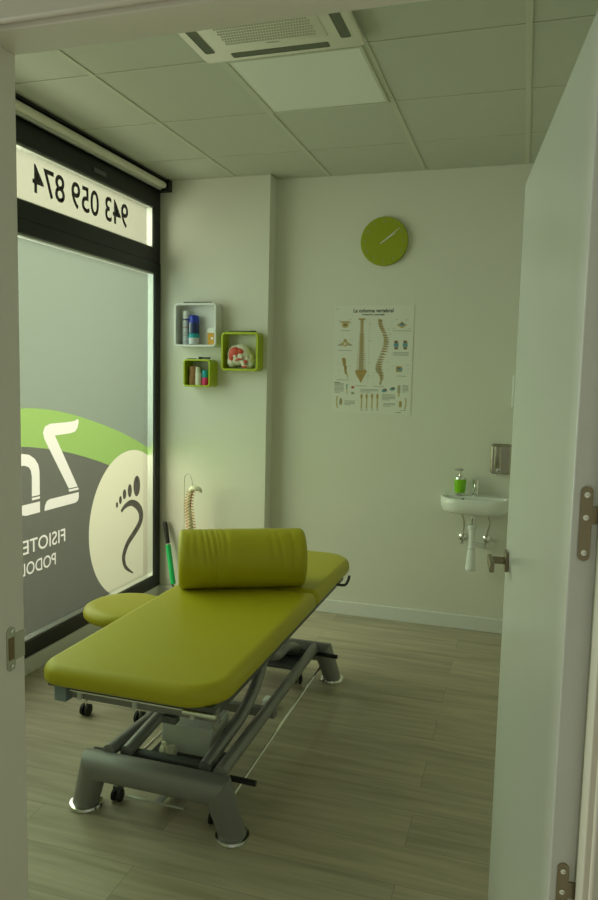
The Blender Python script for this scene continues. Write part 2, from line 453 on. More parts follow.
# cream circle with the foot left out
ang = [2*PI*k/96 for k in range(96)]
cpts = []
for a in ang:
    y = CY+CR*.999*math.cos(a); z = CZ+CR*.999*math.sin(a)
    cpts.append((min(y, SY2-.006), max(z, P2[0]+.006)))
toes = [(4.179, .823, .0425, .069), (4.09, .804, .025, .043), (4.025, .79, .021, .0325), (3.976, .76, .0165, .0255), (3.935, .735, .013, .018)]
wl = [(3.985, .684, .0168), (4.037, .713, .0252), (4.115, .72, .0336), (4.195, .682, .042), (4.235, .624, .044), (4.219, .567, .040), (4.147, .513, .036), (4.067, .463, .034), (4.021, .406, .034), (4.014, .358, .0294), (4.045, .301, .021), (4.131, .245, .006)]
cp = smoothpath([(a, b, c) for a, b, c in wl], 4); A_, Bv = [], []
for i, p in enumerate(cp):
    t = (cp[min(i+1, len(cp)-1)]-cp[max(0, i-1)]); n = Vector((-t.y, t.x)).normalized()*(p.z*.62)
    A_.append((p.x+n.x, p.y+n.y)); Bv.append((p.x-n.x, p.y-n.y))
sole = A_+Bv[::-1]
foot = flat([[(-a, b) for a, b in sole]]+[[(-y, z) for y, z in arc_ellipse(a, b, c, d, 28)] for a, b, c, d in toes], .0008)
wput('cream_vinyl_circle', flat([U(cpts)]), 'gelw')
o = wput('footprint_logo', foot, 'gelt'); o.location.x += .0012
# phone number across the top light (mirrored for us: read from the street)
num = fit_text(textmesh('943 059 874', .15, .0008, .0016), -4.072, -3.155, 2.462, 2.606)
o = wput('phone_number', num, 'gelk'); o.location.x += .0015
tag(bpy.data.objects['phone_number'], 'dark mirrored phone number lettering')

# ------------------------------------------------------------------ roller blind
bl = empty('roller_blind', (.03, 3.0, H-.07), label='rolled-up white roller blind in a black housing along the top of the window', cat='blind')
def child(name, bm, m, parent, smooth=35, bevel=None, label=None):
    """mesh given in world coordinates, parented to an Empty (unrotated or rotated)"""
    bpy.context.view_layer.update()
    inv = parent.matrix_world.inverted()
    bm.transform(inv)
    o = obj(name, bm, m, parent, smooth, None, bevel)
    if label: o['label'] = label
    return o
def childmesh(name, me, m, parent):
    bpy.context.view_layer.update()
    me.name = name; me.materials.clear(); me.materials.append(M[m]); me.transform(parent.matrix_world.inverted())
    o = bpy.data.objects.new(name, me); COL.objects.link(o); o.parent = parent; return o
child('housing', box(bx(.0, .085, 1.36, 4.37, H-.012, H-.002), .0, .02, 1.36, 4.37, 2.795, H-.012), 'black', bl)
child('end_cap', bx(.0, .098, 4.37, YP-.002, 2.762, H-.002), 'black', bl, bevel=.004)
child('fabric_roll', lathe(B(), [(.020, 1.37), (.0215, 1.38), (.0215, 4.352), (.020, 4.36)], (.066, 0, 2.796), 20, 'y'), 'acw', bl)
child('bottom_bar', bx(.040, .060, 1.37, 4.345, 2.762, 2.778), 'alu', bl, bevel=.002)

# ------------------------------------------------------------------ ceiling things
ac = empty('air_conditioner_cassette', (1.431, 2.45, H-.03), label='beige square air conditioner cassette set in the ceiling', cat='air conditioner')
ax0, ax1, ay0, ay1 = 1.105, 1.757, 2.125, 2.777; zc = 2.808
bm = B()
# face panel: frame with slots cut by building it from strips
sl = .052; sx0, sx1, sy0, sy1 = ax0+.035, ax1-.035, ay0+.033, ay1-.033   # slot outer lines
gl = .17
rings = [[(x, y, z) for x, y in rrect(ax0, ax1, ay0, ay1, .022, 5, ins)] for z, ins in ((H-.001, .03), (zc+.012, .0), (zc+.004, .001), (zc, .008))]
loft(bm, rings)
child('panel', bm, 'acw', ac)
for (a, b, c, d) in ((sx0, sx0+.04, ay0+.09, ay1-.09), (sx1-.04, sx1, ay0+.09, ay1-.09), (ax0+.13, ax1-.13, sy0, sy0+.04), (ax0+.13, ax1-.13, sy1-.04, sy1)):
    bm = B(); loft(bm, [[(x, y, z) for x, y in rrect(a, b, c, d, .008, 4, i)] for z, i in ((zc+.001, 0), (zc-.0015, 0), (zc-.0015, .004), (zc-.0008, .0045))])
    ol = child('air_slot', bm, 'acd', ac)
    m = .009
    lng = (b-a) > (d-c)
    child('slot_flap', bx(a+m, b-m, c+(m if not lng else .012), d-(m if not lng else .012), zc-.0032, zc-.0012), 'acg', ol) if 0 else None
gx0, gx1, gy0, gy1 = 1.250, 1.610, 2.262, 2.632
bm = B(); loft(bm, [[(x, y, z) for x, y in rrect(gx0-.03, gx1+.03, gy0-.03, gy1+.03, .01, 4, i)] for z, i in ((zc+.001, 0), (zc-.003, 0), (zc-.004, .002))])
gr = child('intake_grille', bm, 'acw', ac)
bm = B()
nx, ny = 34, 19
for i in range(nx):
    for j in range(ny):
        x = gx0+(i+.5+(.5 if j % 2 else 0)*1)/(nx+.5)*(gx1-gx0); y = gy0+(j+.5)/ny*(gy1-gy0)
        w = .0036; h = .0062
        box(bm, x-w, x+w, y-h, y+h, zc-.0046, zc-.0036)
child('grille_openings', bm, 'acg', gr, 0)
child('maker_badge', bx(1.405, 1.455, 2.643, 2.651, zc-.0046, zc-.0036), 'acg', gr)
lp = empty('ceiling_light_panel', (1.441, 3.12, H), label='square white ceiling light panel, switched off, beside the air conditioner', cat='light')
bm = B()
x0, x1, y0, y1 = 1.141+.012, 1.741-.012, 2.82+.005, 3.42-.005
for (a, b, c, d) in ((x0, x0+.014, y0, y1), (x1-.014, x1, y0, y1), (x0+.014, x1-.014, y0, y0+.014), (x0+.014, x1-.014, y1-.014, y1)): box(bm, a, b, c, d, H-.007, H+.004)
child('frame', bm, 'tbar', lp, bevel=.0015)
child('diffuser', bx(x0+.014, x1-.014, y0+.014, y1-.014, H-.003, H+.003), 'diff', lp)

# ------------------------------------------------------------------ open door
dr = empty('door_1', (2.464, 1.062, 0), kind='structure')
DW, DT, DH = .925, .037, 2.07
dang = math.atan2(2.366-2.464, .93)            # tilt of the leaf from +Y
dr.rotation_euler = (0, 0, -dang)              # local +Y runs along the leaf, local +X is the leaf thickness
def dpart(name, bm, m, parent=dr, smooth=35, bevel=None): return obj(name, bm, m, parent, smooth, None, bevel)
leaf = dpart('door_leaf', bx(0, DT, 0, DW, .008, DH), 'doorw', bevel=.0025)
for zc_ in (.26, .809, 1.368, 1.88):
    h0, h1 = zc_-.053, zc_+.053
    bm = B(); loft(bm, [[(x, y, z) for x, z in rrect(.0105, .0268, h0, h1, .008, 8)] for y in (0, -.0022)])
    hg = dpart('hinge', bm, 'bronze')
    tag(hg, 'satin nickel hinge')
    box_ = bx(.0265, .037, -.0022, 0, zc_, zc_+.025)
    dpart('hinge_tongue', box_, 'bronze', hg)
    dpart('hinge_knuckle', lathe(B(), [(.0045, zc_-.034), (.0055, zc_-.032), (.0055, zc_+.055), (.0045, zc_+.057)], (.0425, -.004, 0), 14), 'bronze', hg)
    for dz in (-.041, .009, .041):
        dpart('screw', lathe(B(), [(.0042, -.0018), (.0040, -.0032), (.0015, -.0030), (.0012, -.0024)], (.0185, 0, zc_+dz), 12, 'y'), 'chrome', hg)
# lever handle on the room face we see (-X side) and a twin on the far face
for sgn, xf in ((-1, 0), (1, DT)):
    hz = 1.098; hy = DW-.062
    ro = dpart('door_handle', bx(min(xf, xf+sgn*.009), max(xf, xf+sgn*.009), hy-.025, hy+.025, hz-.025, hz+.025), 'bronze', bevel=.002)
    dpart('handle_neck', lathe(B(), [(.0095, sgn*.008), (.0095, sgn*.046)], (xf, hy, hz), 16, 'x'), 'bronze', ro)
    x0, x1 = sorted((xf+sgn*.040, xf+sgn*.052)); 
    bm = B(); box(bm, x0, x1, hy-.085, hy+.012, hz-.013, hz+.013)
    dpart('handle_lever', bm, 'bronze', ro, bevel=.003)

# ------------------------------------------------------------------ treatment table
tb_ = empty('treatment_table', (1.245, 2.85, 0), label='lime green padded treatment table on a grey tubular lifting base', cat='treatment table')
T = lambda name, bm, m, parent=tb_, **k: child(name, bm, m, parent, **k)
ZT, ZBm = .604, .532
X0, X1 = .893, 1.552
main = T('main_cushion', pillow_slab(B(), X0, X1, 1.925, 3.035, [.14, .03, .03, .08], ZBm, ZT, .036, .022), 'lime', smooth=60)
head = T('head_cushion', pillow_slab(B(), X0, X1, 3.042, 3.80, [.03, .17, .17, .03], ZBm, ZT, .036, .022), 'lime', smooth=60)
# frame under the top
T('top_board', bx(X0+.03, X1-.03, 1.96, 3.03, ZBm-.012, ZBm+.004), 'greyd')
bm = B(); box(bm, .985, 1.525, 1.98, 2.01, .480, .520); T('front_rail', bm, 'grey', bevel=.003)
for x in (.955, 1.485): 
    T('side_rail', bx(x, x+.025, 2.012, 3.70, .478, .516), 'greyd', bevel=.003)
T('corner_bracket', bx(.950, .996, 1.955, 2.012, .474, .529), 'blueg', bevel=.002)
for x in (1.03, 1.235, 1.44): T('rail_clip', bx(x, x+.015, 1.966, 1.982, .484, .526), 'box', bevel=.002)
T('release_bar', tb([(1.005, 1.968, .513), (1.50, 1.968, .513)], .005, 10), 'chrome')
T('release_grip', tb([(1.42, 1.960, .511), (1.535, 1.960, .509)], .009, 12), 'chrome')
T('grip_bracket', bx(1.34, 1.39, 1.97, 2.0, .455, .478), 'greyd', bevel=.002)
T('head_board', bx(X0+.04, X1-.04, 3.05, 3.72, ZBm-.012, ZBm+.004), 'greyd')
T('head_lever', tb(smoothpath([(1.50, 3.50, .512), (1.548, 3.50, .508), (1.572, 3.50, .516), (1.585, 3.50, .545), (1.588, 3.50, .562)], 4), .007, 10), 'greyd')
# feet and crossbars, joined on mitre planes
def ring_on(c, d, r, pn, n=32):
    """circle of radius r about the line c + t d, slid along the line onto the plane through c with normal pn"""
    d = d.normalized(); u = Vector((0, 1, 0)); u = (u-d*u.dot(d)).normalized(); v = d.cross(u); out = []
    for k in range(n):
        o = (u*math.cos(2*PI*k/n)+v*math.sin(2*PI*k/n))*r
        out.append(c+o-d*(o.dot(pn)/d.dot(pn)))
    return out
def crossbar(y, yfoot, xl, xr, fl, fr, z=.152, r=.052):
    A, Bq = Vector((xl, y, z)), Vector((xr, y, z)); bar = Bq-A; ends = []
    for c, xf in ((A, fl), (Bq, fr)):
        bot = Vector((xf, yfoot, .012)); d = (bot-c).normalized()
        bd = bar.normalized()*(1 if c is A else -1)
        pn = (d-bd).normalized(); ends.append((c, bot, d, pn, xf))
    bm = B(); loft(bm, [ring_on(A, bar, r, ends[0][3]), ring_on(Bq, bar, r, ends[1][3])])
    cb = T('crossbar', bm, 'grey')
    for c, bot, d, pn, xf in ends:
        bm = B(); rings = [ring_on(c, d, r, pn)]
        for t in (.5, .8, 1.): rings.append(ring_on(c+(bot-c)*t, d, r-.004*t, d if t < 1 else Vector((0, 0, 1))))
        loft(bm, rings)
        lg = T('leg', bm, 'grey')
        T('foot_ring', lathe(B(), [(.046, 0), (.058, 0), (.061, .006), (.058, .014), (.046, .016)], (xf, yfoot, 0), 36), 'chrome', parent=lg)
crossbar(2.11, 2.135, 1.000, 1.480, .948, 1.522, z=.176, r=.050)
crossbar(3.49, 3.50, 1.01, 1.468, .96, 1.512, z=.147, r=.048)
# long rails of the base
for x, x2 in ((1.045, 1.06), (1.474, 1.420)): T('base_rail', tb([(x, 2.13, .222), (x2, 3.49, .168)], .024, 18), 'grey')
T('brake_rod', tb([(1.486, 2.20, .09), (1.468, 3.42, .09)], .0065, 10), 'chrome')
T('brake_rod', tb([(1.035, 2.20, .09), (1.04, 3.42, .09)], .0065, 10), 'chrome')
for (xa, xb, y, z) in ((1.49, 1.585, 2.185, .180), (1.44, 1.552, 3.44, .152), (1.02, .955, 2.18, .190), (1.02, .945, 3.44, .152)):
    T('brake_peg', tb([(xa, y, z), (xb, y, z-.002)], .0105, 12), 'rubber')
# lift arms
for x in (1.405, 1.10):
    T('lift_arm', tb(smoothpath([(x, 2.16, .215), (x, 2.33, .232), (x, 2.50, .250), (x, 2.65, .306), (x, 2.74, .40), (x, 2.79, .515)], 5), .0235, 18), 'grey')
for x in (1.345, 1.16):
    T('lift_arm', tb(smoothpath([(x, 3.45, .155), (x, 3.34, .215), (x, 3.22, .245), (x, 3.10, .255), (x, 2.98, .31), (x, 2.90, .42), (x, 2.88, .515)], 5), .0205, 16), 'grey')
for y, z in ((2.79, .49), (2.88, .49)): T('pivot_tube', tb([(1.0, y, z), (1.48, y, z)], .016, 14), 'greyd')
for y, z in ((2.20, .195), (3.42, .16)): T('pivot_tube', tb([(1.06, y, z), (1.44, y, z)], .017, 14), 'greyd')
T('base_plate', bx(1.10, 1.43, 2.19, 2.42, .118, .132), 'greyd', bevel=.003)
T('base_plate', bx(1.12, 1.40, 3.30, 3.46, .105, .117), 'greyd', bevel=.003)
T('cross_beam', bx(1.06, 1.455, 2.745, 2.785, .125, .16), 'grey', bevel=.003)
mb = T('motor_box', bx(1.165, 1.365, 2.30, 2.47, .165, .275), 'box', bevel=.004)
T('motor_tube', tb([(1.265, 2.46, .21), (1.265, 2.80, .35)], .022, 16), 'grey')
T('spindle_clamp', lathe(B(), [(.013, -.03), (.021, -.028), (.024, -.012), (.017, .0), (.024, .012), (.02, .026), (.012, .028)], (1.228, 2.235, .205), 18, 'x'), 'cream')
T('spindle_clamp', tb(smoothpath([(1.205, 2.235, .232), (1.225, 2.222, .236), (1.240, 2.215, .20), (1.243, 2.215, .165)], 4), .007, 8), 'cream')
T('cable', tb(smoothpath([(1.46, 2.03, .49), (1.475, 2.06, .44), (1.46, 2.12, .38), (1.40, 2.3, .30), (1.36, 2.42, .26)], 6), .0035, 8), 'wire')
T('pedal_arm', bx(1.195, 1.222, 2.19, 2.36, .022, .030), 'box', bevel=.001)
T('pedal_bar', tb([(1.075, 2.19, .027), (1.312, 2.19, .027)], .005, 8), 'alu')
T('pedal_post', bx(1.198, 1.220, 2.33, 2.352, .026, .12), 'greyd')
def caster(x, y, parent=tb_, hgt=.085):
    c = child('caster', box(tb([(x, y, .045), (x, y, hgt)], .006, 8), x-.016, x+.016, y-.012, y+.012, .040, .056), 'greyd', parent)
    for s in (-1, 1):
        child('caster_wheel', lathe(B(), [(.018, s*.006), (.022, s*.008), (.022, s*.017), (.017, s*.019)], (x, y-.006, .022), 20, 'x'), 'rubber', c)
    return c
caster(1.042, 2.20, hgt=.15); caster(1.435, 2.19, hgt=.15); caster(1.06, 3.40, hgt=.13); caster(1.36, 3.40, hgt=.13)

# socket box on the floor
sb = world_mesh('floor_socket_box', bx(1.285, 1.335, 3.06, 3.12, 0, .045), 'plastw', 'small white connector box lying on the floor beneath the treatment table', 'connector box', bevel=.004)
cbl = world_mesh('power_cable', tb(smoothpath([(1.29, 3.09, .006), (1.2, 3.02, .004), (1.1, 3.1, .004), (.9, 3.35, .004), (.6, 3.9, .004), (.5, 4.38, .004)], 6), .0035, 8), 'wire', 'thin pale cable running across the floor from the connector box', 'cable')

# ------------------------------------------------------------------ bolster
a0, a1 = Vector((.941, 2.872, 0)), Vector((1.456, 3.125, 0))
ax = (a1-a0).normalized(); Lb = (a1-a0).length; rb = .134
bo = empty('bolster', ((a0.x+a1.x)/2, (a0.y+a1.y)/2, ZT+.0005), math.atan2(ax.y, ax.x), label='large lime green cylindrical bolster cushion lying across the treatment table', cat='bolster')
def bol():
    bm = B(); n = 72; rings = []
    prof = [(.5, 0), (.80, .001), (.90, .004), (.96, .010), (.99, .018), (1, .026)]
    ss = [(f, d) for f, d in prof]
    body = [(1, .026+(Lb-.052)*k/90) for k in range(1, 90)]
    allp = ss+body+[(f, Lb-d) for f, d in prof[::-1]]
    for f, s in allp:
        ring = []
        for k in range(n):
            a = 2*PI*k/n
            w = 0
            for (s0, wd, am, aa) in ((.118, .006, .0035, 2.3), (.138, .007, .0045, 2.6), (.160, .008, .005, 2.9), (.177, .006, .003, 2.6), (.20, .01, .0025, 2.2), (.09, .01, .002, 2.4), (.42, .012, .0018, 2.6), (.45, .008, .002, 2.5), (.50, .010, .002, 2.7), (.03, .01, .002, 2.5), (.06, .01, .0015, 2.5)):
                s1 = s0+.012*math.sin(a*1.5+s0*20)
                w -= am*math.exp(-((s-s1)/wd)**2)*max(0, math.cos((a-aa)*.9) if abs(a-aa) < 1.7 else 0)
            rr = rb*f+w
            y, z = rr*math.cos(a), rr*math.sin(a)
            z = max(z, -rb+.0045)
            ring.append((s-Lb/2, y, z+rb-.0045+.001))
        rings.append(ring)
    return loft(bm, rings)
bc = obj('bolster_cover', bol(), 'limes', bo, 50)

# ------------------------------------------------------------------ stool
stx, sty = .675, 2.872
st = empty('stool', (stx, sty, 0), label='round lime green wheeled stool standing between window and treatment table', cat='stool')
zs = .50
rs = .195
child('seat', lathe(B(), [(.10, zs-.06), (rs-.012, zs-.058), (rs-.002, zs-.046), (rs, zs-.030), (rs-.006, zs-.014), (rs-.025, zs-.004), (rs-.06, zs), (.05, zs+.001)], (stx, sty, 0), 56), 'lime', st, smooth=60)
child('gas_lift', lathe(B(), [(.025, .09), (.025, .27), (.014, .272), (.014, zs-.055)], (stx, sty, 0), 20), 'chrome', st)
child('seat_plate', lathe(B(), [(.06, zs-.075), (.07, zs-.06)], (stx, sty, 0), 24), 'greyd', st)
for k in range(4):
    a = math.atan2(2.745-sty, .563-stx)+2*PI*k/4
    e = Vector((stx+.19*math.cos(a), sty+.19*math.sin(a), 0))
    child('base_arm', tb([(stx, sty, .105), (stx+.1*math.cos(a), sty+.1*math.sin(a), .092), (e.x, e.y, .078)], [.017, .014, .010], 12), 'rubber', st)
    cs = child('caster', tb([(e.x, e.y, .04), (e.x, e.y, .085)], .007, 8), 'chrome', st)
    for s in (-1, 1):
        c = (e.x, e.y, .027)
        child('caster_wheel', lathe(B(), [(.02, s*.003), (.0265, s*.006), (.0265, s*.018), (.02, s*.021)], c, 20, 'x'), 'rubber', cs)

# ------------------------------------------------------------------ wall clock
ck = empty('wall_clock', (1.511, YB, 2.418), label='round lime green wall clock with white hands on the back wall', cat='clock')
R_ = .149
child('clock_face', lathe(B(), [(R_*.96, YB-.002), (R_, YB-.006), (R_, YB-.026), (R_-.003, YB-.030), (.02, YB-.030)], (1.511, 0, 2.418), 64, 'y'), 'clock', ck)
for hnum in range(1, 13):
    a = 2*PI*hnum/12; x = 1.511+.122*math.sin(a); z = 2.418+.122*math.cos(a)
    me = textmesh(str(hnum), .026, .0008, .0004, 1, 1, 'CENTER')
    me.transform(Matrix.Translation((0, -.009, 0))); me.transform(backmat(YB-.0304, x, z))
    childmesh('numeral', me, 'num', ck)
def hand(ang, ln, tail, w, yy, name):
    s, c = math.sin(ang), math.cos(ang)
    def P(u, v, y): return (1.511+u*s+v*c, y, 2.418+u*c-v*s)
    bm = B(); loft(bm, [[P(-tail, -w, y), P(-tail, w, y), P(ln, w*.6, y), P(ln, -w*.6, y)] for y in (yy, yy-.0012)])
    child(name, bm, 'hand', ck)
hand(math.radians(51), .122, .026, .003, YB-.0345, 'minute_hand')
hand(math.radians(57), .085, .026, .0035, YB-.0325, 'hour_hand')
child('hand_pin', lathe(B(), [(.004, YB-.030), (.004, YB-.037)], (1.511, 0, 2.418), 12, 'y'), 'hand', ck)

# ------------------------------------------------------------------ anatomy poster
PX0, PX1, PZ0, PZ1 = 1.200, 1.712, 1.343, 2.028
po = empty('anatomy_poster', (1.456, YB, 1.343), label='anatomical chart of the vertebral column hanging on the back wall', cat='poster')
PW, PHt = PX1-PX0, PZ1-PZ0
YS = YB-.0032
def pc(cx, cy):
    """crop coordinates of the chart -> sheet coordinates"""
    v = (cy-83)/(582+(cx-80)*.04); u = (cx-(80-15*v))/(435-12*v)
    return PX0+u*PW, PZ1-v*PHt
pb = {}
def ink(m):
    if m not in pb: pb[m] = B()
    return pb[m]
lay = [0.]
def shape(m, pts, up=0.):
    bm = ink(m); y0 = YS-up
    rings = [[(x, y, z) for x, z in pts] for y in (y0, y0-.0004)]
    loft(bm, rings)
def rc(m, cx, cy, w, h, up=0.):
    x, z = pc(cx, cy); k = PW/430; w *= k; h *= k
    shape(m, [(x-w/2, z-h/2), (x+w/2, z-h/2), (x+w/2, z+h/2), (x-w/2, z+h/2)], up)
def el(m, cx, cy, rx, ry, up=0., rot=0.):
    x, z = pc(cx, cy); k = PW/430; c, s = math.cos(rot), math.sin(rot)
    shape(m, [(x+k*(rx*math.cos(a)*c-ry*math.sin(a)*s), z+k*(rx*math.cos(a)*s+ry*math.sin(a)*c)) for a in [2*PI*i/14 for i in range(14)]], up)
def pg(m, L, up=0.): shape(m, [pc(*p) for p in L], up)
def para(x0, x1, y0, y1, step=7, m='inkg'):
    n = int((y1-y0)/step)
    for i in range(n+1):
        w = (x1-x0)*(1 if i < n else .6)*(.94+.06*random.random()); rc(m, x0+w/2, y0+i*step, w, step*.42)
tt = textmesh('La columna vertebral', .03, .0004, .0007)
xa, za = pc(185, 118); xb, zb = pc(403, 101)
childmesh('title', (fit_text(tt, xa, xb, za-.004, zb), tt.transform(backmat(YS, 0, 0)), tt)[2], 'ink', po)
tt = textmesh('Anatomía y patología', .02, .0004, .0004)
xa, za = pc(232, 137); xb, zb = pc(355, 127)
childmesh('subtitle', (fit_text(tt, xa, xb, za-.003, zb), tt.transform(backmat(YS, 0, 0)), tt)[2], 'ink', po)
# front spine
for i in range(24):
    y = 160+i*11.4; w = 11+i*.35+(3 if i < 2 else 0)
    el('inkt', 232-i*.25, y, w*.85, 4.6); rc('inkd', 232-i*.25, y+5.4, w*1.3, 2.4, .0003)
    if i > 6: rc('inko', 232-i*.25, y, w*2.7 if i > 15 else w*2.3, 3.2, .0002)
    if i > 14: rc('inkb', 232-i*.25, y+5, w*1.0, 2.2, .0005)
rc('inko', 232, 157, 38, 8, .0002)
pg('inko', [(192, 438), (205, 430), (250, 430), (258, 442), (245, 465), (232, 490), (224, 506), (215, 488), (200, 462)], .0001)
for i in range(5): rc('inkd', 225, 442+i*11, 34-i*6, 2, .0004)
# side spine
sp_ = smoothpath([(332, 160, 0), (333, 185, 0), (345, 215, 0), (361, 255, 0), (362, 290, 0), (350, 330, 0), (332, 375, 0), (322, 410, 0), (322, 435, 0), (335, 460, 0), (337, 485, 0), (330, 508, 0)], 3)
for i, p in enumerate(sp_):
    wv = 9+i*.25 if i < 26 else max(3, 12-(i-26)*1.7)
    el('inkt', p.x-4, p.y, wv, 4.6); rc('inko', p.x+wv*.8, p.y+3, wv*1.3, 3, .0002); rc('inkd', p.x, p.y+4.6, wv*2.0, 2.8, .0004)
    if 16 < i < 27: rc('inkb', p.x-8, p.y+4, wv*.8, 2, .0005)
# side figures
el('inkt', 139, 188, 20, 17); rc('inko', 139, 172, 56, 7, .0002); el('inkd', 139, 188, 10, 5, .0004)
pg('inkt', [(92, 300), (125, 280), (139, 260), (153, 280), (184, 302), (150, 300), (139, 306), (125, 300)]); el('paper', 138, 290, 6, 5, .0004); rc('inko', 138, 272, 16, 10, .0003); el('inkg', 112, 296, 12, 3, .0003); el('inkg', 164, 296, 12, 3, .0003)
for i in range(10): el('inko', 130+2.6*math.sin(i*.5)+i*1.6*(1 if i > 4 else .2), 372+i*8.5, 12-i*.6, 5.5, .0001); rc('inkd', 133+i*.8, 376+i*8.5, 14-i, 1.4, .0003)
pg('inkt', [(138, 440), (150, 450), (156, 470), (149, 482), (150, 466), (140, 455)])
pg('inkt', [(418, 190), (440, 178), (448, 170), (456, 178), (476, 190), (456, 204), (448, 208), (440, 204)]); el('inkb', 448, 188, 14, 6, .0003); el('inkd', 448, 182, 6, 3, .0005)
for x in (416, 464):
    rc('inkd', x, 282, 18, 14); rc('inkb', x, 299, 26, 18, .0002); rc('inkd', x, 316, 18, 12); rc('inko', x+8, 300, 6, 44, .0001)
rc('inko', 430, 430, 30, 30); rc('inkb', 436, 432, 26, 14, .0002); rc('inkd', 428, 425, 18, 6, .0004)
# captions
for (x0, x1, y) in ((115, 165, 219), (100, 175, 326), (92, 160, 487), (400, 495, 222), (398, 482, 340), (398, 482, 347), (398, 482, 354), (415, 470, 468), (195, 255, 520), (288, 350, 523)): rc('inkg', (x0+x1)/2, y, x1-x0, 2.6)
for (x, y) in ((278, 184), (274, 273), (272, 395), (268, 466), (375, 212), (383, 240), (370, 285), (368, 390), (372, 430), (295, 450), (295, 466), (105, 165), (168, 158), (170, 180), (108, 275), (175, 268), (102, 395), (105, 437), (168, 412), (420, 160), (475, 162), (404, 208), (486, 210), (400, 415), (478, 408), (480, 430), (478, 450)): rc('inkl', x, y, 16, 2.4)
rc('inkl', 268, 330, 1, 340)
para(78, 134, 506, 560); para(134, 195, 603, 628); para(220, 322, 540, 556); para(338, 410, 570, 600); para(345, 410, 618, 634); para(447, 480, 520, 555); para(78, 134, 502, 503, m='ink')
rc('inkb', 148, 525, 7, 30); rc('inkt', 148, 545, 4, 40, .0002); el('inkr', 180, 528, 9, 7); el('inkg', 180, 560, 10, 7); el('inko', 181, 558, 5, 3, .0003)
el('inkb', 352, 546, 15, 10, 0, .3); el('inkd', 356, 542, 10, 5, .0003); el('inkb', 395, 538, 15, 9, 0, .2); el('inkd', 398, 533, 10, 5, .0003)
rc('inkb', 429, 540, 14, 36); rc('inkt', 429, 548, 8, 60, .0002)
for x in (228, 256, 285, 314): rc('inkt', x, 605, 8, 80); el('inko', x, 578, 6, 14, .0002); rc('inkd', x, 653, 10, 3)
for i in range(8): el('inkt', 94-3*math.sin(i*.5), 580+i*8, 4, 5)
el('inkg', 114, 606, 9, 20); el('inko', 117, 606, 4, 16, .0002)
rc('inko', 436, 622, 14, 32); rc('inkd', 436, 622, 8, 3, .0003)
for i in range(10): el('inkt', 462+4*math.sin(i*.45), 590+i*6.5, 3.5, 4)
rc('inkg', 448, 656, 36, 2); rc('inkg', 425, 668, 30, 4); rc('inkg', 96, 101, 14, 3)
keys = list(pb)
bm = bx(PX0, PX1, YB-.003, YB-.0005, PZ0, PZ1)
for i, k_ in enumerate(keys):
    tmp = bpy.data.meshes.new('t'); pb[k_].to_mesh(tmp); pb[k_].free(); nf = len(bm.faces); bm.from_mesh(tmp); bm.faces.ensure_lookup_table()
    for fc in bm.faces[nf:]: fc.material_index = i+1
child('poster_sheet', bm, ['paper']+keys, po, 0)

# ------------------------------------------------------------------ wall cube shelves
def cube_shelf(x0, x1, z0, z1, yf, m, label, t=.015, r=.028):
    e = empty('cube_shelf', ((x0+x1)/2, YP, z0), label=label, cat='shelf', group=None)
    bm = B()
    def ring(y, i, rr): return [(x, y, z) for x, z in rrect(x0, x1, z0, z1, rr, 6, i)]
    rings = [ring(YP-.001, 0, r), ring(yf+.003, 0, r), ring(yf, .003, r), ring(yf, t-.002, r), ring(yf+.002, t, r), ring(YP-.001, t, r)]
    R = [[bm.verts.new(p) for p in q] for q in rings]; n = len(R[0])
    for a, b in zip(R, R[1:]):
        for i in range(n): bm.faces.new((a[i], a[(i+1) % n], b[(i+1) % n], b[i]))
    for i in range(n): bm.faces.new((R[-1][i], R[-1][(i+1) % n], R[0][(i+1) % n], R[0][i]))
    child('shelf_box', bm, m, e)
    return e
YC = 4.30
sw = cube_shelf(.163, .466, 1.747, 2.032, YC+.025, 'white', 'white cube wall shelf holding two spray cans, topmost of the three')
child('back_panel', bx(.178, .451, YP-.006, YP-.001, 1.762, 2.017), 'white', sw)
cube_shelf(.501, .759, 1.596, 1.845, YC+.025, 'limeb', 'lime green cube wall shelf holding a skull model')
cube_shelf(.244, .438, 1.486, 1.667, YC, 'limeb', 'small lime green cube wall shelf holding tape rolls, lowest of the three', .012, .024)

# spray cans
def can(x, y, r, z0, hb_, hc, capm, label, bands, bodym):
    e = empty('spray_can', (x, y, z0), label=label, cat='spray can')
    child('can_body', lathe(B(), [(r*.92, z0), (r, z0+.004), (r, z0+hb_-.008), (r*.9, z0+hb_)], (x, y, 0), 28), bodym, e)
    child('can_cap', lathe(B(), [(r*.93, z0+hb_), (r*.95, z0+hb_+.003), (r*.93, z0+hb_+hc-.006), (r*.8, z0+hb_+hc)], (x, y, 0), 28), capm, e)
    for (h0, h1, m) in bands:
        child('printed_band', lathe(B(), [(r+.0003, z0+h0), (r+.0006, z0+h0+.001), (r+.0006, z0+h1-.001), (r+.0003, z0+h1)], (x, y, 0), 28), m, e)
    return e
zs0 = 1.762
can(.226, 4.378, .0225, zs0, .172, .050, 'plastw', 'tall slim white spray can with white cap, left in the white shelf', [(.160, .168, 'navy'), (.112, .116, 'inkr'), (.02, .024, 'inkg'), (.06, .064, 'inkg'), (.075, .078, 'inkg')], 'canw')
e = can(.288, 4.370, .034, zs0, .142, .050, 'blue', 'navy spray can with a bright blue cap in the white shelf', [(.004, .045, 'canw'), (.045, .072, 'teal')], 'navy')
child('printed_word', bx(.268, .279, 4.339, 4.3430, zs0+.078, zs0+.142), 'canw', e)
cb = empty('carton', (.42, 4.36, zs0), label='small yellow and white carton, right in the white shelf', cat='carton')
child('carton_body', bx(.398, .440, 4.345, 4.375, zs0, zs0+.077), 'yell', cb, bevel=.001)
child('carton_top', bx(.398, .440, 4.345, 4.375, zs0+.077, zs0+.108), 'plastw', cb, bevel=.001)
